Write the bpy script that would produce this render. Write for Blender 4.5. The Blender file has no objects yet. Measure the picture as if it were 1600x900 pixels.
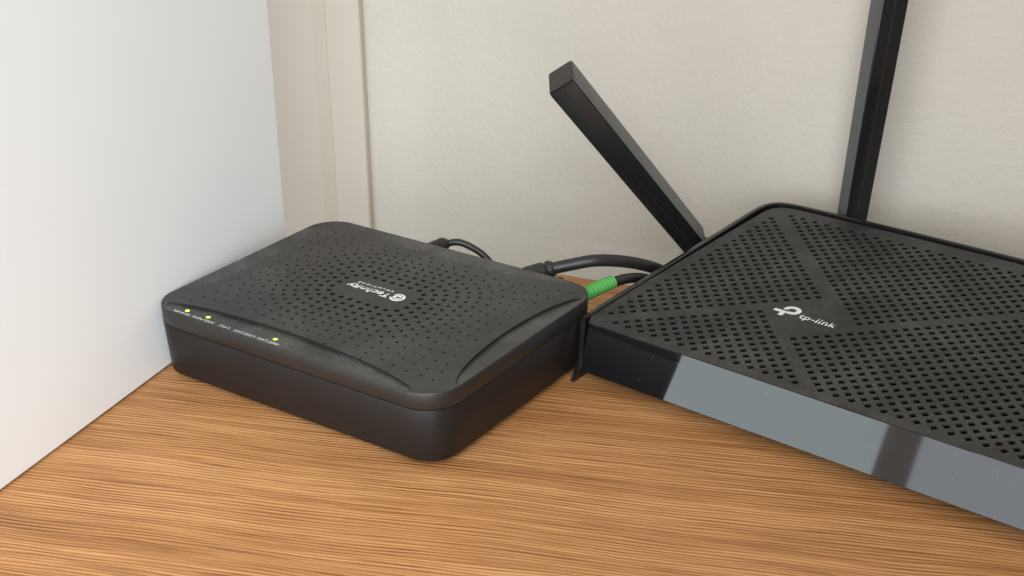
import bpy, bmesh, math, random
from mathutils import Vector, Matrix
from mathutils.geometry import delaunay_2d_cdt

random.seed(7)
SC = bpy.context.scene
COL = SC.collection
MM = 0.001

# ------------------------------------------------------------------ camera
PITCH, ROLL, CAM_H, FOCAL = 0.43129, -0.00825, 331.94, 2196.5
cp, sp, cr, sr = math.cos(PITCH), math.sin(PITCH), math.cos(ROLL), math.sin(ROLL)
right0, up0, fwd = Vector((1, 0, 0)), Vector((0, sp, cp)), Vector((0, cp, -sp))
rightv, upv = cr * right0 + sr * up0, -sr * right0 + cr * up0
cam_data = bpy.data.cameras.new('camera')
cam = bpy.data.objects.new('camera', cam_data); COL.objects.link(cam)
cam.matrix_world = Matrix(((rightv.x, upv.x, -fwd.x, 0), (rightv.y, upv.y, -fwd.y, 0),
                           (rightv.z, upv.z, -fwd.z, CAM_H * MM), (0, 0, 0, 1)))
cam_data.sensor_width = 36.0
cam_data.lens = FOCAL / 1600 * 36
cam_data.clip_start = 0.01
cam_data.clip_end = 50
SC.camera = cam

# room frame: x away from the side panel, y along it towards the back wall
PYAW = 0.39417
NN = Vector((math.cos(PYAW), -math.sin(PYAW), 0))
EE = Vector((math.sin(PYAW), math.cos(PYAW), 0))
ROOM0 = Vector((-274.12, 375.0, 0))
def room(x, y, z=0): return (ROOM0 + NN * x + EE * y + Vector((0, 0, z))) * MM

# ------------------------------------------------------------------ light
w = bpy.data.worlds.new('World'); SC.world = w; w.use_nodes = True
bg = w.node_tree.nodes['Background']
bg.inputs[0].default_value = (1.0, 0.90, 0.76, 1)
bg.inputs[1].default_value = 0.22

def area(name, centre, target, sx, sy, radiance, color):
    l = bpy.data.lights.new(name, 'AREA'); l.shape = 'RECTANGLE'
    l.size, l.size_y = sx, sy
    l.energy = radiance * math.pi * sx * sy
    l.color = color
    o = bpy.data.objects.new(name, l); COL.objects.link(o)
    o.location = centre
    d = (target - centre)
    o.rotation_euler = d.to_track_quat('-Z', 'Y').to_euler()
    return o
def window_pane(x0, x1, y, z0, z1, radiance, color):
    c = room((x0 + x1) / 2, y, (z0 + z1) / 2)
    return area('window_and_fill_light', c, c + EE, (x1 - x0) * MM, (z1 - z0) * MM, radiance, color)
COOL = (0.84, 0.96, 1.0)
window_pane(-1050, -297, -600, -60, 330, 4.95, COOL)
window_pane(-296, -248, -600, -60, 330, 0.9, (1.0, 0.86, 0.76))      # dim lamp added between the panes to lighten the gap's reflection
window_pane(-247, 820, -600, -60, 900, 4.2, (0.87, 0.92, 1.0))
area('window_and_fill_light', room(330, -420, 430), room(-10, 60, 90), 0.55, 0.55, 1.15, (0.84, 0.95, 1.0)).data.spread = math.radians(66)  # soft fill lamp added to brighten the near end of the panel
area('ceiling_bounce_fill', room(250, 100, 1500), room(250, 100, 0), 2.2, 2.2, 0.55, (1.0, 0.89, 0.76))  # soft overhead fill, added for bounce from the unseen ceiling

vs = SC.view_settings
vs.view_transform = 'Standard'; vs.look = 'None'; vs.exposure = 0.13; vs.gamma = 1.0
vs.use_curve_mapping = False

# ------------------------------------------------------------------ materials
def mat(name):
    m = bpy.data.materials.new(name); m.use_nodes = True
    nt = m.node_tree; b = nt.nodes['Principled BSDF']
    return m, nt, b
def N(nt, t, **kw):
    n = nt.nodes.new(t)
    for k, v in kw.items():
        if k in n.inputs.keys(): n.inputs[k].default_value = v
        else: setattr(n, k, v)
    return n
def ramp(nt, stops, interp='LINEAR'):
    r = nt.nodes.new('ShaderNodeValToRGB'); cr_ = r.color_ramp; cr_.interpolation = interp
    while len(cr_.elements) < len(stops): cr_.elements.new(0.5)
    for e, (p, c) in zip(cr_.elements, stops):
        e.position = p; e.color = (*c, 1) if len(c) == 3 else c
    return r
def coords(nt, scale=(1, 1, 1), loc=(0, 0, 0), rot=(0, 0, 0)):
    tc = nt.nodes.new('ShaderNodeTexCoord'); mp = nt.nodes.new('ShaderNodeMapping')
    mp.inputs['Scale'].default_value = scale; mp.inputs['Location'].default_value = loc
    mp.inputs['Rotation'].default_value = rot
    nt.links.new(tc.outputs['Object'], mp.inputs['Vector'])
    return mp.outputs['Vector']
def noise(nt, vec, scale, detail=3, rough=0.55, dist=0.0):
    n = N(nt, 'ShaderNodeTexNoise'); nt.links.new(vec, n.inputs['Vector'])
    n.inputs['Scale'].default_value = scale; n.inputs['Detail'].default_value = detail
    n.inputs['Roughness'].default_value = rough; n.inputs['Distortion'].default_value = dist
    return n.outputs['Fac']
def mix(nt, fac, a, b, blend='MIX'):
    m = nt.nodes.new('ShaderNodeMix'); m.data_type = 'RGBA'; m.blend_type = blend
    for sock, v in ((m.inputs[0], fac), (m.inputs[6], a), (m.inputs[7], b)):
        if hasattr(v, 'node'): nt.links.new(v, sock)
        else: sock.default_value = v if not isinstance(v, tuple) else (*v, 1)
    return m.outputs[2]
def math_(nt, op, a, b=None, clamp=False):
    m = nt.nodes.new('ShaderNodeMath'); m.operation = op; m.use_clamp = clamp
    for i, v in enumerate((a, b)):
        if v is None: continue
        if hasattr(v, 'node'): nt.links.new(v, m.inputs[i])
        else: m.inputs[i].default_value = v
    return m.outputs[0]
def bump(nt, b, h, dist, strength=1.0):
    bp = nt.nodes.new('ShaderNodeBump'); bp.inputs['Distance'].default_value = dist
    bp.inputs['Strength'].default_value = strength
    nt.links.new(h, bp.inputs['Height']); nt.links.new(bp.outputs[0], b.inputs['Normal'])

def plastic(name, col, rough, spec=0.5, dust=0.0, grain=0.0, dustcol=(0.30, 0.28, 0.25), rvar=0.06, var=0.2, specks=0.0):
    m, nt, b = mat(name)
    v = coords(nt)
    b.inputs['Specular IOR Level'].default_value = spec
    big = noise(nt, v, 38, 4, 0.6)
    c = mix(nt, big, tuple(x * (1 - var) for x in col), tuple(x * (1 + var) for x in col))
    if dust:
        geo = N(nt, 'ShaderNodeNewGeometry')
        sep = N(nt, 'ShaderNodeSeparateXYZ'); nt.links.new(geo.outputs['Normal'], sep.inputs[0])
        up = math_(nt, 'MULTIPLY', math_(nt, 'SUBTRACT', sep.outputs[2], 0.55, True), 2.2, True)
        fine = ramp(nt, [(0.63, (0, 0, 0)), (0.74, (1, 1, 1))]); nt.links.new(noise(nt, v, 1050, 2, 0.6), fine.inputs[0])
        patch = ramp(nt, [(0.42, (0.12,) * 3), (0.66, (1, 1, 1))]); nt.links.new(noise(nt, v, 26, 5, 0.7, 0.4), patch.inputs[0])
        film = math_(nt, 'MULTIPLY', patch.outputs[0], 0.10)
        f = math_(nt, 'ADD', math_(nt, 'MULTIPLY', fine.outputs[0], patch.outputs[0]), film)
        f = math_(nt, 'MULTIPLY', math_(nt, 'MULTIPLY', f, up), dust, True)
        c = mix(nt, f, c, dustcol)
    if specks:
        sp_ = ramp(nt, [(0.775, (0, 0, 0)), (0.80, (1, 1, 1))]); nt.links.new(noise(nt, v, 900, 1, 0.5), sp_.inputs[0])
        c = mix(nt, math_(nt, 'MULTIPLY', sp_.outputs[0], specks), c, dustcol)
    nt.links.new(c, b.inputs['Base Color'])
    r = math_(nt, 'ADD', math_(nt, 'MULTIPLY', noise(nt, v, 60, 4, 0.6), rvar * 2), rough - rvar)
    nt.links.new(r, b.inputs['Roughness'])
    if grain: bump(nt, b, noise(nt, v, 2600, 2, 0.5), 0.00006, grain)
    return m

M = {}
M['lid'] = plastic('matte_black_plastic', (0.0125, 0.0120, 0.0112), 0.46, 0.6, 0.6, 0.35)
M['lens'] = plastic('dusty_black_plastic', (0.0130, 0.0125, 0.0117), 0.42, 0.6, 1.0, 0.35, dustcol=(0.5, 0.48, 0.44))
M['base'] = plastic('satin_black_plastic', (0.0135, 0.0110, 0.0098), 0.42, 0.25, 0.2, 0.3)
M['plate'] = plastic('perforated_black_plastic', (0.0125, 0.0121, 0.0117), 0.58, 0.5, 0.95, 0.45)
M['shell'] = plastic('black_shell_plastic', (0.009, 0.009, 0.009), 0.24, 0.5, 0.35, 0.2)
M['gloss'] = plastic('glossy_black_plastic', (0.006, 0.006, 0.0065), 0.035, 0.5, 0.0, 0.0, rvar=0.012, specks=0.3)
M['antenna'] = plastic('antenna_black_plastic', (0.010, 0.010, 0.010), 0.22, 0.42, 0.15, 0.0)
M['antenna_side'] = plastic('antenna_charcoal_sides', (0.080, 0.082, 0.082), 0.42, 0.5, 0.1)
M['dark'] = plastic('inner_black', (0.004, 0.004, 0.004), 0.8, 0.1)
M['rubber'] = plastic('black_rubber', (0.018, 0.018, 0.017), 0.5, 0.4, 0.3)
M['cable'] = plastic('black_cable', (0.016, 0.016, 0.015), 0.42, 0.45, 0.2)
M['green'] = plastic('green_rubber', (0.085, 0.36, 0.08), 0.5, 0.4)
M['print'] = plastic('pale_print', (0.62, 0.62, 0.60), 0.5, 0.4)
M['silver'] = plastic('silver_print', (0.72, 0.73, 0.72), 0.4, 0.5)
M['white'] = plastic('white_melamine', (0.79, 0.79, 0.775), 0.42, 0.35, var=0.008)
M['trim'] = plastic('white_painted_trim', (0.545, 0.475, 0.405), 0.5, 0.3, var=0.012)

m, nt, b = mat('led_green'); M['led'] = m
b.inputs['Base Color'].default_value = (0.3, 0.6, 0.05, 1)
b.inputs['Emission Color'].default_value = (0.40, 1.0, 0.04, 1); b.inputs['Emission Strength'].default_value = 4.0

# wall paint with an orange-peel relief
m, nt, b = mat('textured_wall_paint'); M['wall'] = m
v = coords(nt)
c = mix(nt, noise(nt, v, 9, 4, 0.6), (0.515, 0.470, 0.402), (0.56, 0.513, 0.442))
nt.links.new(c, b.inputs['Base Color']); b.inputs['Roughness'].default_value = 0.75
b.inputs['Specular IOR Level'].default_value = 0.2
hgt = math_(nt, 'ADD', noise(nt, v, 230, 5, 0.62, 0.5), math_(nt, 'MULTIPLY', noise(nt, v, 70, 3, 0.5), 0.9))
bump(nt, b, hgt, 0.0014, 0.5)

# oak: long straight grain, turned a little from the object's x
m, nt, b = mat('oak_veneer'); M['wood'] = m
v0 = coords(nt, (1, 1, 1), (0, 0, 0), (0, 0, math.radians(-10)))
warp = N(nt, 'ShaderNodeTexNoise'); nt.links.new(coords(nt, (3.0, 9, 1), (0, 0, 0), (0, 0, math.radians(-10))), warp.inputs['Vector'])
warp.inputs['Scale'].default_value = 2.0; warp.inputs['Detail'].default_value = 2
off = N(nt, 'ShaderNodeVectorMath', operation='MULTIPLY_ADD')
nt.links.new(warp.outputs['Color'], off.inputs[0]); off.inputs[1].default_value = (0, 0.010, 0); nt.links.new(v0, off.inputs[2])
def gr(sx, sy, scale, detail, rough, loc=(0, 0, 0), dist=0.1):
    mp = N(nt, 'ShaderNodeMapping'); mp.inputs['Scale'].default_value = (sx, sy, 1); mp.inputs['Location'].default_value = loc
    nt.links.new(off.outputs[0], mp.inputs['Vector'])
    return noise(nt, mp.outputs[0], scale, detail, rough, dist)
broad = gr(1.5, 26, 1.6, 3, 0.55)
bands = gr(1.6, 110, 2.2, 4, 0.62, (3, 1, 0))
streak = gr(4.5, 330, 2.6, 3, 0.6, (1, 7, 0))
pores = gr(10.0, 820, 2.4, 3, 0.6, (5, 2, 0))
dash = gr(9.0, 460, 1.9, 2, 0.5, (9, 4, 0), 0.2)
wm = N(nt, 'ShaderNodeMapping'); wm.inputs['Scale'].default_value = (0.075, 1, 1); nt.links.new(off.outputs[0], wm.inputs['Vector'])
wv = N(nt, 'ShaderNodeTexWave', wave_type='BANDS', bands_direction='Y')
nt.links.new(wm.outputs[0], wv.inputs['Vector'])
wv.inputs['Scale'].default_value = 150; wv.inputs['Distortion'].default_value = 6.5
wv.inputs['Detail'].default_value = 2.5; wv.inputs['Detail Scale'].default_value = 0.8; wv.inputs['Detail Roughness'].default_value = 0.6
t = math_(nt, 'ADD', math_(nt, 'MULTIPLY', broad, 0.6), math_(nt, 'MULTIPLY', bands, 0.4))
cr1 = ramp(nt, [(0.32, (0.30, 0.130, 0.045)), (0.44, (0.45, 0.212, 0.078)), (0.56, (0.56, 0.283, 0.113)), (0.70, (0.645, 0.350, 0.154))])
nt.links.new(t, cr1.inputs[0])
st = ramp(nt, [(0.36, (0.52, 0.42, 0.33)), (0.48, (0.96, 0.95, 0.93)), (0.66, (1.12, 1.13, 1.15))]); nt.links.new(streak, st.inputs[0])
c = mix(nt, 0.6, cr1.outputs[0], st.outputs[0], 'MULTIPLY')
po = ramp(nt, [(0.36, (0.62, 0.52, 0.43)), (0.48, (1, 1, 1))]); nt.links.new(pores, po.inputs[0])
c = mix(nt, 0.75, c, po.outputs[0], 'MULTIPLY')
da = ramp(nt, [(0.33, (0.42, 0.30, 0.21)), (0.41, (1, 1, 1))]); nt.links.new(dash, da.inputs[0])
c = mix(nt, 0.6, c, da.outputs[0], 'MULTIPLY')
lines = ramp(nt, [(0.05, (0.40, 0.29, 0.20)), (0.36, (0.93, 0.91, 0.89)), (0.9, (1.13, 1.13, 1.13))]); nt.links.new(wv.outputs['Fac'], lines.inputs[0])
c = mix(nt, math_(nt, 'MULTIPLY', math_(nt, 'ADD', math_(nt, 'MULTIPLY', math_(nt, 'SUBTRACT', gr(6, 40, 2.0, 3, 0.6, (2, 8, 0)), 0.5), 1.6), 0.62), 1.0, True), c, mix(nt, 1.0, c, lines.outputs[0], 'MULTIPLY'))
nt.links.new(c, b.inputs['Base Color'])
b.inputs['Roughness'].default_value = 0.5; b.inputs['Specular IOR Level'].default_value = 0.3
bump(nt, b, math_(nt, 'ADD', math_(nt, 'MULTIPLY', pores, 0.7), streak), 0.0002, 0.4)

# ------------------------------------------------------------------ helpers
def props(o, label=None, cat=None, group=None, kind=None):
    if label: o['label'] = label
    if cat: o['category'] = cat
    if group: o['group'] = group
    if kind: o['kind'] = kind
    return o
def empty(name, loc=(0, 0, 0), rz=0):
    o = bpy.data.objects.new(name, None); COL.objects.link(o)
    o.location = loc; o.rotation_euler = (0, 0, rz); o.empty_display_size = 0.02
    return o
def obj(name, verts, faces, material, parent=None, smooth=False, bevel=0, scale=MM, sharp=40):
    me = bpy.data.meshes.new(name)
    me.from_pydata([tuple(c * scale for c in v) for v in verts], [], faces)
    bm = bmesh.new(); bm.from_mesh(me)
    bmesh.ops.recalc_face_normals(bm, faces=bm.faces)
    if bevel:
        es = [e for e in bm.edges if len(e.link_faces) == 2 and e.calc_face_angle(0) > math.radians(35)]
        bmesh.ops.bevel(bm, geom=es, offset=bevel * scale, segments=2, profile=0.6, affect='EDGES', clamp_overlap=True)
    if smooth:
        for f in bm.faces: f.smooth = True
        for e in bm.edges:
            if len(e.link_faces) == 2 and e.calc_face_angle(0) > math.radians(sharp): e.smooth = False
    bm.to_mesh(me); bm.free()
    me.materials.append(M[material])
    o = bpy.data.objects.new(name, me); COL.objects.link(o)
    if parent: o.parent = parent
    return o
class G:
    """collects vertices and faces, in millimetres"""
    def __init__(s): s.v = []; s.f = []
    def add(s, vs, fs):
        k = len(s.v); s.v += [tuple(p) for p in vs]; s.f += [tuple(i + k for i in f) for f in fs]; return s
    def box(s, x0, x1, y0, y1, z0, z1):
        return s.add([(x, y, z) for z in (z0, z1) for y in (y0, y1) for x in (x0, x1)],
                     [(0, 2, 3, 1), (4, 5, 7, 6), (0, 1, 5, 4), (2, 6, 7, 3), (0, 4, 6, 2), (1, 3, 7, 5)])
    def prism(s, poly, fn, t0, t1):
        n = len(poly)
        s.add([fn(p, t0) for p in poly] + [fn(p, t1) for p in poly],
              [tuple(range(n))[::-1], tuple(range(n, 2 * n))] + [(i, (i + 1) % n, n + (i + 1) % n, n + i) for i in range(n)])
        return s
    def rings(s, rings, closed=True, cap0=False, cap1=False):
        n = len(rings[0]); k = len(s.v)
        for r in rings: s.v += [tuple(p) for p in r]
        m_ = n if closed else n - 1
        for a in range(len(rings) - 1):
            for i in range(m_):
                j = (i + 1) % n
                s.f.append((k + a * n + i, k + a * n + j, k + (a + 1) * n + j, k + (a + 1) * n + i))
        if cap0: s.f.append(tuple(k + i for i in range(n))[::-1])
        if cap1: s.f.append(tuple(k + (len(rings) - 1) * n + i for i in range(n)))
        return s
    def build(s, name, material, parent=None, **kw): return obj(name, s.v, s.f, material, parent, **kw)

def smooth_path(pts, n=8):
    P = [Vector(p) for p in pts]; P = [2 * P[0] - P[1]] + P + [2 * P[-1] - P[-2]]; out = []
    for i in range(1, len(P) - 2):
        for k in range(n):
            t = k / n; a, b_, c_, d = P[i - 1:i + 3]
            out.append(0.5 * ((2 * b_) + (c_ - a) * t + (2 * a - 5 * b_ + 4 * c_ - d) * t * t + (3 * b_ - a - 3 * c_ + d) * t ** 3))
    out.append(P[-2]); return out
def tube(path, radius, n=16, caps=True):
    """radius: number or function of 0..1 along the path"""
    g = G(); rings = []; up = Vector((0, 0, 1)); L = len(path)
    for i, p in enumerate(path):
        t = (path[min(i + 1, L - 1)] - path[max(i - 1, 0)]).normalized()
        a = t.cross(up)
        a = a.normalized() if a.length > 1e-4 else Vector((1, 0, 0)); b_ = a.cross(t)
        r = radius(i / (L - 1)) if callable(radius) else radius
        rings.append([p + a * math.cos(q) * r + b_ * math.sin(q) * r for q in (2 * math.pi * k / n for k in range(n))])
    return g.rings(rings, True, caps, caps)
def text_part(name, s, material, parent, u0, u1, v0, v1, z, flip=False, shear=0.0, bold=0.0, thick=0.12, space=1.0):
    """flat lettering fitted into the box u0..u1, v0..v1 (mm) of the parent's top; flip turns it by half a turn"""
    cu = bpy.data.curves.new(name, 'FONT'); cu.body = s; cu.shear = shear; cu.offset = bold; cu.size = 1; cu.space_character = space
    tmp = bpy.data.objects.new(name, cu); COL.objects.link(tmp)
    bpy.context.view_layer.update()
    me = bpy.data.meshes.new_from_object(tmp.evaluated_get(bpy.context.evaluated_depsgraph_get()))
    bpy.data.objects.remove(tmp)
    xs = [p.co.x for p in me.vertices]; ys = [p.co.y for p in me.vertices]
    x0, x1, y0, y1 = min(xs), max(xs), min(ys), max(ys)
    for p in me.vertices:
        a = (p.co.x - x0) / (x1 - x0); b_ = (p.co.y - y0) / (y1 - y0)
        if flip: a, b_ = 1 - a, 1 - b_
        u, v_ = u0 + (u1 - u0) * a, v0 + (v1 - v0) * b_
        zz = z(u, v_) if callable(z) else z
        p.co = (u * MM, v_ * MM, (zz + thick / 2) * MM)
    bm = bmesh.new(); bm.from_mesh(me)
    r = bmesh.ops.extrude_face_region(bm, geom=bm.faces[:])
    bmesh.ops.translate(bm, verts=[q for q in r['geom'] if isinstance(q, bmesh.types.BMVert)], vec=(0, 0, -thick * MM))
    bmesh.ops.recalc_face_normals(bm, faces=bm.faces); bm.to_mesh(me); bm.free()
    me.materials.clear(); me.materials.append(M[material])
    o = bpy.data.objects.new(name, me); COL.objects.link(o); o.parent = parent
    return o

def perforated(outer, holes, zf, depth, grid, skirt):
    """plate with real holes: outer and holes are lists of (u,v); zf(u,v) gives the height"""
    vs, fs = [], []
    for poly in [outer] + holes:
        k = len(vs); vs += [Vector(p) for p in poly]; fs.append(list(range(k, k + len(poly))))
    xs = [p[0] for p in outer]; ys = [p[1] for p in outer]
    if grid:
        y = min(ys) + grid / 2
        while y < max(ys):
            x = min(xs) + grid / 2
            while x < max(xs): vs.append(Vector((x, y))); x += grid
            y += grid
    V, E_, F, ov, oe, of = delaunay_2d_cdt(vs, [], fs, 1, 1e-5)
    g = G(); used = {}; tri = []
    for f, o in zip(F, of):
        if 0 in o and len(o) == 1:
            for i in f:
                if i not in used: used[i] = len(used)
            tri.append(tuple(used[i] for i in f))
    g.add([(V[i].x, V[i].y, zf(V[i].x, V[i].y)) for i in used], tri)
    for h in holes:
        g.rings([[(p[0], p[1], zf(*p)) for p in h], [(p[0], p[1], zf(*p) - depth) for p in h]])
    if skirt:
        g.rings([[(p[0], p[1], zf(*p)) for p in outer], [(p[0], p[1], zf(*p) - skirt) for p in outer]])
    return g

# ------------------------------------------------------------------ setting
RZ = -PYAW
PANEL_X = -5.0
WALL = 566.0
def room_obj(g, name, material, **kw):
    o = g.build(name, material, **kw); o.location = ROOM0 * MM; o.rotation_euler = (0, 0, RZ); return o
g = G(); g.prism([(-20.6, -120), (620, -120), (620, 453), (-1.0, 453), (-1.0, 391.5), (-20.6, 391.5)], lambda p, t: (p[0], p[1], t), -28, 0)
props(room_obj(g, 'wooden_tabletop', 'wood', bevel=0.8), kind='structure')
g = G(); g.box(-420, 900, WALL, WALL + 40, -500, 700)
props(room_obj(g, 'back_wall', 'wall'), kind='structure')
# white cabinet side: a board standing a hair above the wood
panel = empty('cabinet_side_panel', ROOM0 * MM, RZ)
props(panel, 'tall white board standing upright on the wood at the left', 'panel')
g = G(); g.box(PANEL_X - 18, PANEL_X, 108, 392, 1.1, 560); g.build('board', 'white', panel, bevel=0.5)
g = G(); g.box(PANEL_X - 17, PANEL_X - 1.3, 109, 391, 0.02, 1.08); g.build('gap_shade_strip', 'dark', panel)  # dark strip standing in for the shade in the gap under the board
# corner trim on the wall behind the board
trim = empty('corner_trim', ROOM0 * MM, RZ)
props(trim, 'pale painted vertical trim in the corner between white board and textured wall', 'trim')
def extr(poly, g=None):
    return (g or G()).prism(poly, lambda p, t: (p[0], p[1], t), -400, 650)
extr([(-42.6, WALL - 0.05), (-42.9, WALL - 5), (-44, WALL - 6), (-68.0, WALL - 6), (-69.2, WALL - 4.6), (-69.2, WALL - 0.05)]).build('flat_strip', 'trim', trim, bevel=0.3)
extr([(-69.4, WALL - 0.05), (-69.4, WALL - 4), (-77, WALL - 8), (-130, WALL - 20), (-150, WALL - 20), (-150, WALL - 0.05)]).build('angled_strip', 'trim', trim, bevel=0.3)

# ------------------------------------------------------------------ modem
UO = 2.8                       # the case reaches this much further to the left than its prints were measured from
MW, MD, MR, MH, MS, MF = 175.3 + UO, 136.4, 17.5, 38.4, 30.0, 3.0   # width, depth, corner, lid edge, seam, feet
modem = empty('fibre_modem', (Vector((-177.2, 621.7, 0)) - UO * Vector((math.cos(-0.598), math.sin(-0.598), 0))) * MM, -0.598)
props(modem, 'flat black box with round vent holes and green lights, touching the white board', 'modem')

def outline(inset=0.0, z=0.0, n=9):
    r = MR - inset; x0, x1, y0, y1 = inset, MW - inset, inset, MD - inset; out = []
    for cx, cy, a0 in ((x1 - r, y0 + r, -90), (x1 - r, y1 - r, 0), (x0 + r, y1 - r, 90), (x0 + r, y0 + r, 180)):
        for k in range(n + 1):
            a = math.radians(a0 + 90 * k / n); out.append((cx + r * math.cos(a), cy + r * math.sin(a), z))
    return out
# base tray
g = G()
g.rings([outline(3.0, MF), outline(2.2, MF + 0.25), outline(1.8, MF + 1.0), outline(0.12, MS - 0.75), outline(0.3, MS - 0.42), outline(1.8, MS - 0.42), outline(1.8, MS + 1.5)], True, True, True)
g.build('base', 'base', modem, smooth=True, sharp=50)
for u, v_ in ((18, 18), (MW - 18, 18), (18, MD - 18), (MW - 18, MD - 18)):
    G().rings([[(u + 6 * math.cos(a), v_ + 6 * math.sin(a), z) for a in [math.tau * k / 20 for k in range(20)]] for z in (0.02, MF - 0.02)], True, True, True).build('rubber_foot', 'rubber', modem)
# lid: skirt, four sunk crescents and the perforated top
INS = 0.5
r_in = MR - INS
def dome(u, v_):
    a = min(1, abs(u - MW / 2) / (MW / 2)); b_ = min(1, abs(v_ - MD / 2) / (MD / 2))
    return MH + 0.06 + 0.7 * (1 - a ** 2.4) * (1 - b_ ** 2.4)
def corner(cx, cy, a0, a1, n=6):
    return [(cx + r_in * math.cos(a0 + (a1 - a0) * k / n), cy + r_in * math.sin(a0 + (a1 - a0) * k / n)) for k in range(n + 1)]
CC = [(MR, MR, math.pi), (MW - MR, MR, 1.5 * math.pi), (MW - MR, MD - MR, 0.0), (MR, MD - MR, 0.5 * math.pi)]
CUT = [[math.radians(q) for q in p] for p in ((10, 40), (10, 3), (14, 10), (10, 9))]   # where the crescents end in each corner
mid = [corner(cx, cy, a + CUT[i][0], a + math.pi / 2 - CUT[i][1]) for i, (cx, cy, a) in enumerate(CC)]   # corner arcs that belong to the top
NA = 40
def arc(P, Q, depth, inward):
    out = []
    for k in range(NA + 1):
        th = math.pi * k / NA; s_ = -math.cos(th); t_ = (s_ + 1) / 2
        d = depth * max(0.0, 1 - s_ * s_) ** 0.55
        out.append((P[0] + (Q[0] - P[0]) * t_ + inward[0] * d, P[1] + (Q[1] - P[1]) * t_ + inward[1] * d))
    return out
inw = [(0, 1), (-1, 0), (0, -1), (1, 0)]
arcs = [arc(mid[i][-1], mid[(i + 1) % 4][0], 12.0, inw[i]) for i in range(4)]
outer = []
for i in range(4):
    outer += mid[i][:-1] + arcs[i][:-1]
def inside_plate(u, v_, margin):
    if not (margin < u < MW - margin and margin < v_ < MD - margin): return False
    for i in range(4):                                   # distance to the crescents
        for (x, y) in arcs[i][::2]:
            if (x - u) ** 2 + (y - v_) ** 2 < margin ** 2: return False
    # point in polygon
    c_ = False; n = len(outer)
    for i in range(n):
        (x1, y1), (x2, y2) = outer[i], outer[i - 1]
        if (y1 > v_) != (y2 > v_) and u < (x2 - x1) * (v_ - y1) / (y2 - y1) + x1: c_ = not c_
    return c_
holes = []
cu_, cv_ = 84.6 + UO, 70.8
for k in range(14):
    hw, hh, rr = 23.6 + 5.3 * k, 13.4 + 5.3 * k, 8 + 4.6 * k
    rr = min(rr, hh)
    segs = []   # walk the rounded rectangle from the middle of its front side
    pts = []
    def walk():
        L1, L2, q = 2 * (hw - rr), 2 * (hh - rr), rr * math.pi / 2
        tot = 2 * L1 + 2 * L2 + 4 * q
        gap = 5.58 if k < 6 else (7.4 if k < 9 else 9.6)
        n = max(8, round(tot / gap)); 
        for i in range(n):
            s_ = (i * tot / n + L1 / 2) % tot
            for side in range(4):
                L = (L1, L2)[side % 2]
                ca = (-90, 0, 90, 180)[side]
                cx, cy = ((hw - rr, -(hh - rr)), (hw - rr, hh - rr), (-(hw - rr), hh - rr), (-(hw - rr), -(hh - rr)))[side]
                if s_ < L:
                    dx, dy = ((1, 0), (0, 1), (-1, 0), (0, -1))[side]
                    yield (cx + rr * math.cos(math.radians(ca)) - dx * (L - s_), cy + rr * math.sin(math.radians(ca)) - dy * (L - s_)); break
                s_ -= L
                if s_ < q:
                    a = math.radians(ca) + s_ / rr; yield (cx + rr * math.cos(a), cy + rr * math.sin(a)); break
                s_ -= q
    rad = max(0.68, 1.42 - 0.1 * k)
    for (x, y) in walk():
        u, v_ = cu_ + x, cv_ + y
        if inside_plate(u, v_, 5.0):
            holes.append([(u + rad * math.cos(a), v_ + rad * math.sin(a)) for a in [math.tau * i / 10 for i in range(10)]])
g = perforated(outer, holes, dome, 0.7, 5.0, 0)
o = g.build('lid', 'lid', modem, smooth=True, sharp=30)
lid = o
# skirt with its rounded shoulder, and the crescents
def lens_outer(i):
    j = (i + 1) % 4
    a = corner(CC[i][0], CC[i][1], CC[i][2] + math.pi / 2 - CUT[i][1], CC[i][2] + math.pi / 2, 5)
    b_ = corner(CC[j][0], CC[j][1], CC[j][2], CC[j][2] + CUT[j][0], 5)
    n = NA - 11
    st_ = [(a[-1][0] + (b_[0][0] - a[-1][0]) * k / (n + 0), a[-1][1] + (b_[0][1] - a[-1][1]) * k / (n + 0)) for k in range(1, n)]
    return a + st_ + b_
g = G()
def ring_full(inset, z):
    """outline resampled exactly at the shoulder points"""
    out = []
    for i in range(4):
        for (x, y) in mid[i][:-1] + lens_outer(i)[:-1]:
            cx = min(max(x, MR), MW - MR); cy = min(max(y, MR), MD - MR)
            d = math.hypot(x - cx, y - cy); s_ = (MR - inset) / d
            out.append((cx + (x - cx) * s_, cy + (y - cy) * s_, z))
    return out
g.rings([ring_full(1.9, MS + 0.1), ring_full(0.25, MS), ring_full(0, MS + 0.3), ring_full(0, MH - 0.5), ring_full(0.15, MH - 0.15), ring_full(INS, MH)])
for i in range(4):
    g.rings([[(p[0], p[1], MH - 0.02) for p in mid[i]], [(p[0], p[1], dome(*p)) for p in mid[i]]], False)
skirt = g.build('lid_skirt', 'lid', modem, smooth=True, sharp=60)
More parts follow.
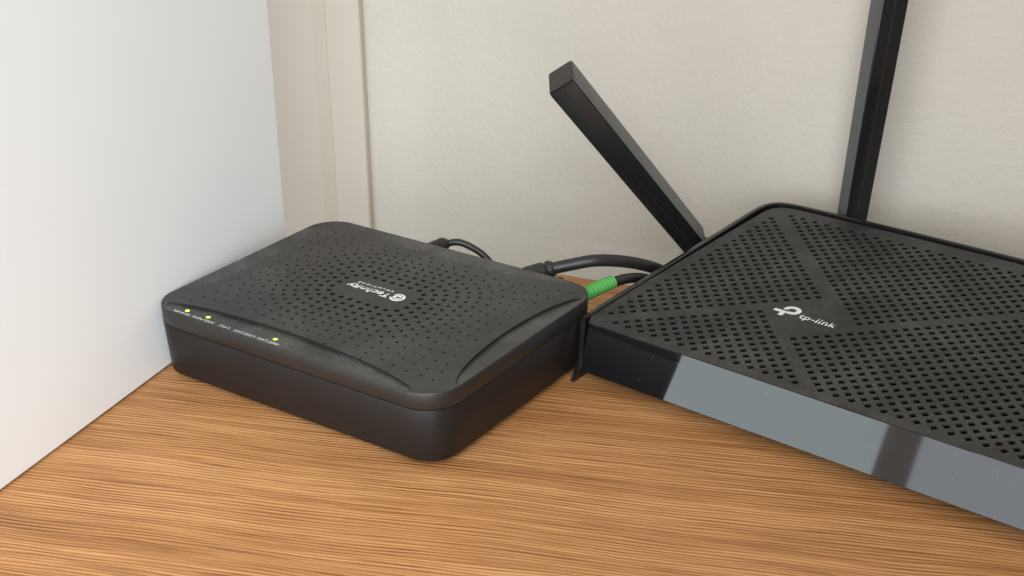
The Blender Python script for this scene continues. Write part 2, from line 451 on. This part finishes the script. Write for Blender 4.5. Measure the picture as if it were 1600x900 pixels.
for i in range(4):
    lo = lens_outer(i); n = len(lo)
    A = []
    for k in range(n):        # resample the arc to the same count
        t_ = k / (n - 1) * NA; a = min(int(t_), NA - 1); f = t_ - a
        A.append((arcs[i][a][0] * (1 - f) + arcs[i][a + 1][0] * f, arcs[i][a][1] * (1 - f) + arcs[i][a + 1][1] * f))
    g = G(); rows = []
    for q in range(5):
        t_ = q / 4
        rows.append([(lo[k][0] * (1 - t_) + A[k][0] * t_, lo[k][1] * (1 - t_) + A[k][1] * t_, MH - 1.15 * t_ * math.sin(math.pi * k / (n - 1)) ** 0.5 * 1.0) for k in range(n)])
    g.rings(rows, False)
    g.build('sunken_crescent', 'lens', modem, smooth=True)
    g = G()
    g.rings([[(p[0], p[1], MH - 1.7) for p in arcs[i]], [(p[0] - inw[i][0] * 0.0, p[1], dome(*p) - 0.12) for p in arcs[i]], [(p[0] + inw[i][0] * 0.16, p[1] + inw[i][1] * 0.16, dome(*p) + 0.012) for p in arcs[i]]], False)
    g.build('crescent_step', 'lid', modem, smooth=True)
g = G(); g.rings([outline(3, MH - 6.8), outline(3, MH - 6.0)], True, True, True); g.build('inner_floor', 'dark', modem)
def lens_z(u, v_): return MH - 1.15 * min(1, max(0, v_ - INS) / 11.5) + 0.02
for n_, (u, v_) in enumerate(((19.6 + UO, 5.9), (33.3 + UO, 6.3), (76.4 + UO, 6.6))):
    g = G(); z0 = lens_z(u, v_)
    g.rings([[(u + r_ * math.cos(a), v_ + r_ * math.sin(a), z0 + dz) for a in [math.tau * i / 16 for i in range(16)]] for r_, dz in ((1.12, -0.4), (1.12, 0.05), (0.85, 0.2), (0.3, 0.28))], True, False, True)
    g.build('status_light', 'led', modem, smooth=True)
for s_, u0, u1 in (('POWER', 13.6, 24.6), ('XGS-PON', 26.8, 41.0), ('LOS', 44.6, 50.8), ('2.5GE LAN', 54.4, 67.4), ('10GE LAN', 69.2, 82.2)):
    o = text_part('lettering', s_, 'print', modem, u0 + UO, u1 + UO, 1.9, 3.85, lambda u, v_: lens_z(u, v_) + 0.0, flip=True, bold=0.004)
o = text_part('logo_lettering', 'Technity', 'silver', modem, 66.0 + UO, 92.6 + UO, 68.6, 74.7, lambda u, v_: dome(u, v_), flip=True, shear=0.22, bold=0.012)
o = text_part('logo_lettering', 'SOLUTIONS', 'silver', modem, 69.3 + UO, 91.5 + UO, 75.2, 76.7, lambda u, v_: dome(u, v_), flip=True, bold=0.004, space=1.5)
def ring_shape(g, cx, cy, ro, ri, a0, a1, z, ox=0, oy=0, n=28, t=0.12):
    r1 = []; r2 = []
    for k in range(n + 1):
        a = math.radians(a0 + (a1 - a0) * k / n)
        r1.append((cx + ro * math.cos(a), cy + ro * math.sin(a))); r2.append((cx + ox + ri * math.cos(a), cy + oy + ri * math.sin(a)))
    for k in range(n):
        q = [r1[k], r1[k + 1], r2[k + 1], r2[k]]
        g.add([(p[0], p[1], z + t / 2) for p in q] + [(p[0], p[1], z - t / 2) for p in q], [(0, 1, 2, 3), (0, 4, 5, 1), (3, 2, 6, 7)])
g = G(); zc = dome(97.4 + UO, 71.7)
ring_shape(g, UO + 97.4, 71.7, 4.0, 2.9, -160, 150, zc, -0.35, 0.25)
ring_shape(g, UO + 97.2, 71.8, 2.45, 1.3, 20, 250, zc, 0.3, -0.2)
ring_shape(g, UO + 97.5, 71.2, 1.6, 0.7, 190, 390, zc, 0.2, 0.2)
g.build('emblem', 'silver', modem)

# ------------------------------------------------------------------ router
K = 0.988
def rz(z): return z * K + 3.98
def R3(u, v_, z): return (u * K, v_ * K, rz(z))
RYAW = -0.68393
RU = Vector((math.cos(RYAW), math.sin(RYAW), 0))
router = empty('wifi_router', (Vector((32.25 * K, 623.28 * K, 0)) + RU * 0.9) * MM, RYAW)
props(router, 'wide black router with square vent holes and a glossy front, beside the modem', 'router')
RW, RD, RT = 250.0, 200.8, 27.9

# outer shell: a wall with a lip round left, back and right
def bez(a, b_, c_, d, n):
    out = []
    for k in range(n + 1):
        t = k / n; s_ = 1 - t
        out.append(tuple(a[i] * s_ ** 3 + 3 * b_[i] * s_ * s_ * t + 3 * c_[i] * s_ * t * t + d[i] * t ** 3 for i in (0, 1)))
    return out
half = [(-1.2, 2.4), (-1.9, 22), (-3.1, 60), (-4.9, 110), (-6.6, 160), (-7.2, 176)]
half += bez((-7.2, 176), (-7.9, 196), (-4, 202.4), (13, 203.4), 10)[1:]
half += [(40, 204.6), (80, 205.8), (RW / 2, 206.2)]
path = half + [(RW - u, v_) for u, v_ in half[-2::-1]]
prof = [(0.0, -3.8), (0.0, 0.2), (0, 3), (0, 12), (0, 26.6), (0.25, 28.0), (1.0, 28.9), (2.7, 29.1), (3.5, 28.7), (3.6, 27.6), (3.6, 14), (3.4, 3), (3.2, 0.2), (3.0, -3.8)]
def fshift(z):
    if z > 3: return -(29 - z) * 0.11
    return -2.9 - (3 - z) * 0.85
rings = []
n = len(path)
for i, (u, v_) in enumerate(path):
    a = path[max(i - 1, 0)]; b_ = path[min(i + 1, n - 1)]
    tx, ty = b_[0] - a[0], b_[1] - a[1]; L = math.hypot(tx, ty); nx, ny = ty / L, -tx / L
    ring = []
    for o_, z in prof:
        dv = fshift(z) if i in (0, n - 1) else 0
        if i in (0, n - 1): o_ = 0.7 + o_ * 0.75
        ring.append(R3(u + nx * o_, v_ + ny * o_ + dv, z))
    rings.append(ring)
g = G(); g.rings(rings, True, True, True); g.build('outer_shell', 'shell', router, smooth=True, sharp=32, bevel=0)
# chassis block under the plate
g = G()
g.prism([(3.4, 4.5), (3.4, 21.0), (RD - 1.5, 21.0), (RD - 1.5, 4.5)], lambda p, t: R3(t, p[0], p[1]), 2.6, RW - 2.6)
g.build('chassis', 'dark', router)
for u, v_ in ((22, 14), (RW - 22, 14), (22, 95), (RW - 22, 150)):
    G().rings([[(u * K + 6 * math.cos(a), v_ * K + 6 * math.sin(a), z) for a in [math.tau * k / 20 for k in range(20)]] for z in (0.02, rz(4.5) - 0.05)], True, True, True).build('rubber_foot', 'rubber', router)
# glossy front
g = G()
FT = 7.0
g.prism([(0.0, 28.0), (-FT, 4.5), (-FT + 4, 4.3), (3.0, 24.5), (3.0, 27.0)], lambda p, t: R3(t, p[0], p[1]), 6.0, RW - 6.0)
g.build('front_fascia', 'gloss', router, bevel=0.28)
# perforated top
A_, B_ = 3.80, 4.2036
hs = []
def add_hole(u, v_):
    if u > RW - 9: return
    q = 0.262
    hs.append([((u + dx * A_) * K, (v_ + dy * B_) * K) for dx, dy in ((-2 * q, 0), (0, -2 * q), (2 * q, 0), (0, 2 * q))])
for n_ in range(0, 62):
    for m_ in range(-45, 60):
        if (n_ + m_) % 2: continue
        if m_ >= n_ and m_ <= 38 - n_: add_hole(7.9 + A_ * n_, 16.03 + B_ * m_)
        if 0 <= m_ <= n_ and m_ <= 26 - n_: add_hole(15.7 + A_ * n_, 8.5 + B_ * m_)
        if -9 <= m_ <= n_ and m_ >= -n_ and 46.58 + B_ * m_ < 190: add_hole(92.84 + A_ * n_, 46.58 + B_ * m_)
for n_ in range(-25, 40):
    for m_ in range(0, 26):
        if (n_ + m_) % 2 == 0 and m_ >= abs(n_): add_hole(110.2 + A_ * n_, 80.69 + B_ * m_)
pl = [(5.6, 0.45), (1.6, 8), (0.9, 40), (-0.3, 120), (-0.8, 178)]
pl += bez((-0.8, 178), (-1.2, 191), (2, 196.3), (14, 197.2), 8)[1:] + [(60, 198.6), (RW / 2, 199.6)]
plate_o = pl + [(RW - u, v_) for u, v_ in pl[-2::-1]]
plate_o = [(u * K, v_ * K) for u, v_ in plate_o]
g = perforated(plate_o[::-1], hs, lambda u, v_: rz(RT), 0.8, 0, 2.6)
g.build('perforated_top', 'plate', router)
# emblem and lettering
zt = rz(RT)
g = G()
ring_shape(g, 77.4 * K, 73.9 * K, 4.5, 2.1, -118, 196, zt, t=0.12, n=36)
def flat(g, pts, z, t=0.12):
    n = len(pts)
    g.add([(p[0] * K, p[1] * K, z + t / 2) for p in pts] + [(p[0] * K, p[1] * K, z - t / 2) for p in pts],
          [tuple(range(n))] + [(i, n + i, n + (i + 1) % n, (i + 1) % n) for i in range(n)])
flat(g, [(69.3, 69.0), (73.5, 69.0), (73.5, 65.6), (75.9, 65.6), (75.9, 71.4), (69.3, 71.4)], zt)
g.build('emblem', 'silver', router)
text_part('logo_lettering', 'tp-link', 'silver', router, 83.2 * K, 102.6 * K, 67.0 * K, 73.6 * K, zt, bold=0.005, space=1.06)

# antennas: a four-sided bar with rounded corners, a ridged seam, an end cap and a hinge
def antenna(parent, P, d, A, B, a, b_, L, seam_face, base_r, hinge_to):
    """P: foot, d: axis, A and B: cross directions, a and b_: half widths; all in the router's frame, mm"""
    P, d, A, B, = Vector(P), Vector(d).normalized(), Vector(A).normalized(), Vector(B).normalized()
    def sect(t, s_, r=1.05, n=4):
        out = []; aa, bb = a * s_, b_ * s_
        for sx, sy, a0 in ((1, -1, -90), (1, 1, 0), (-1, 1, 90), (-1, -1, 180)):
            for k in range(n + 1):
                q = math.radians(a0 + 90 * k / n)
                x = sx * (aa - r) + r * math.cos(q); y = sy * (bb - r) + r * math.sin(q)
                out.append(P + d * t + A * x + B * y)
        return out
    root = empty('antenna_temp'); root.parent = parent; root.name = 'antenna'
    bpy.data.objects.remove(root)
    g = G(); g.rings([sect(0, 0.80), sect(1.5, 0.86), sect(L * 0.5, 0.94), sect(L - 1.2, 1.0), sect(L - 0.9, 0.985), sect(L - 0.4, 0.985)], True, True, True)
    bar = g.build('antenna', 'antenna', parent, smooth=True, sharp=50)
    _, sd, _ = seam_face(A, B, a, b_)
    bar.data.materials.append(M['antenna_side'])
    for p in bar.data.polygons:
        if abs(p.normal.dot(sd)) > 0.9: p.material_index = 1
    g = G(); g.rings([sect(L - 0.4, 0.97), sect(L + 0.3, 0.97), sect(L + 0.75, 0.90, 1.0)], True, True, True)
    g.build('end_cap', 'shell', bar, smooth=True, sharp=25)
    # fine ridges along the middle of one face
    nrm, side, hw = seam_face(A, B, a, b_)
    g = G(); n = int((L - 8) / 0.9)
    for k in range(n):
        t = L - 3 - 0.9 * k; s_ = 0.86 + (1.0 - 0.86) * t / L
        c_ = P + d * t + nrm * (hw * s_ - 0.06)
        q = [c_ + side * x + d * y + nrm * z for x, y, z in ((-.42, -.3, 0), (.42, -.3, 0), (.42, .3, 0), (-.42, .3, 0), (0, -.22, .22), (0, .22, .22))]
        g.add(q, [(0, 1, 4), (1, 2, 5, 4), (2, 3, 5), (3, 0, 4, 5)])
    o = g.build('ridged_seam', 'lid', bar)
    # hinge: a knuckle between the bar's foot and the shell
    h = [Vector(P) + d * 2, Vector(P) * 0.5 + Vector(hinge_to) * 0.5 + d * 1, Vector(hinge_to)]
    tube(smooth_path(h, 4), base_r, 18).build('hinge', 'shell', bar, smooth=True, sharp=50)
    return bar
def local(vec):                       # router frame axes: u, v, z already orthonormal
    return Vector(vec)
def frame(dirv, roll):
    d = Vector(dirv).normalized(); U_ = Vector((1, 0, 0)); s_ = (U_ - d * U_.dot(d)).normalized(); t = d.cross(s_)
    return d, math.cos(roll) * s_ + math.sin(roll) * t, -math.sin(roll) * s_ + math.cos(roll) * t
th, ph, ro = 0.9801, 0.3302, 0.7027
d, A, B = frame((-math.sin(ph), -math.cos(th) * math.cos(ph), math.sin(th) * math.cos(ph)), ro)
antenna(router, R3(-19, 138.2, 18), d, A, B, 7.6 * K, 10.34 * K, 135.3 * K, lambda A, B, a, b_: (-B, A, b_), 5.2, R3(-6.5, 139, 15))
d, A, B = frame((0.0793, -0.0183, 1), -0.5941)
antenna(router, R3(38.6, RD + 15, 18), d, A, B, 6.4 * K, 8.3 * K, 165 * K, lambda A, B, a, b_: (A, B, a), 5.0, R3(38.6, RD + 5, 15))

# ------------------------------------------------------------------ cables (world millimetres)
def on_modem(p):
    q = Matrix.Rotation(-0.598, 3, 'Z') @ Vector((p[0], p[1], 0)); return Vector((q.x - 177.2, q.y + 621.7, p[2]))
def cable(name, label, cat, group, plug_pts, plug_r, wire_pts, wire_r, plug_mat, plug_name):
    root = empty(name, Vector((on_modem(plug_pts[0]).x, on_modem(plug_pts[0]).y, 0)) * MM)
    off_ = Vector((on_modem(plug_pts[0]).x, on_modem(plug_pts[0]).y, 0))
    props(root, label, cat, group)
    tube([p - off_ for p in smooth_path([on_modem(p) for p in wire_pts], 10)], wire_r, 16).build('wire', 'cable', root, smooth=True, sharp=60)
    tube([p - off_ for p in smooth_path([on_modem(p) for p in plug_pts], 14)], plug_r, 20).build(plug_name, plug_mat, root, smooth=True, sharp=28)
    return root
cable('power_cable', 'thin black cable curving out from behind the far edge of the modem', 'cable', None,
      [(65.5, MD - 1, 33.2), (67.5, 142, 33.8), (70.4, 149, 34.6)], lambda t: 3.9 if t < 0.62 else (3.3 if t < 0.68 else 4.0 - 1.2 * max(0, t - 0.85) / 0.15),
      [(69.5, 147, 34.4), (75, 152.5, 35.0), (82, 155.5, 32.6), (89.5, 157, 28.5), (97, 158, 21), (103, 161, 11), (106, 168, 4), (107, 182, 2.1), (107, 198, 2.1), (107, 211, -4), (107, 217, -25), (106, 220, -90)], 1.9, 'rubber', 'plug')
cable('network_cable', 'thick black cable arching from the modem over to behind the router', 'cable', None,
      [(128.5, MD - 1, 32.5), (131, 138.5, 34.2), (138.5, 150, 35.6)], lambda t: 5.0 if t < 0.80 else (4.2 if t < 0.86 else 4.9 - 1.2 * max(0, t - .94) / .06),
      [(137, 147, 35.8), (146.3, 154, 38.2), (156.5, 161.5, 40.2), (165.2, 173.3, 37.6), (170.4, 188.1, 31.3), (172.9, 205.5, 21.7), (174, 220, 10), (174, 232, -2), (173, 239, -25), (172, 242, -90)], 3.2, 'rubber', 'plug')
cable('fibre_cable', 'black cable with a ribbed green sleeve at the modem\'s rear right corner', 'cable', None,
      [(163.5, MD - 1.5, 31.5), (166.5, 147, 32.4), (169.4, 157.5, 32.8)], lambda t: (3.8 - 0.3 * t) + (0.0 if int(t * 28) % 3 else -0.3),
      [(169.0, 157, 32.4), (171.2, 172, 29.8), (172.7, 188.4, 23.5), (177, 202, 14), (180, 217, 6), (182, 231, -3), (183, 238, -25), (183, 241, -90)], 2.7, 'green', 'sleeve')
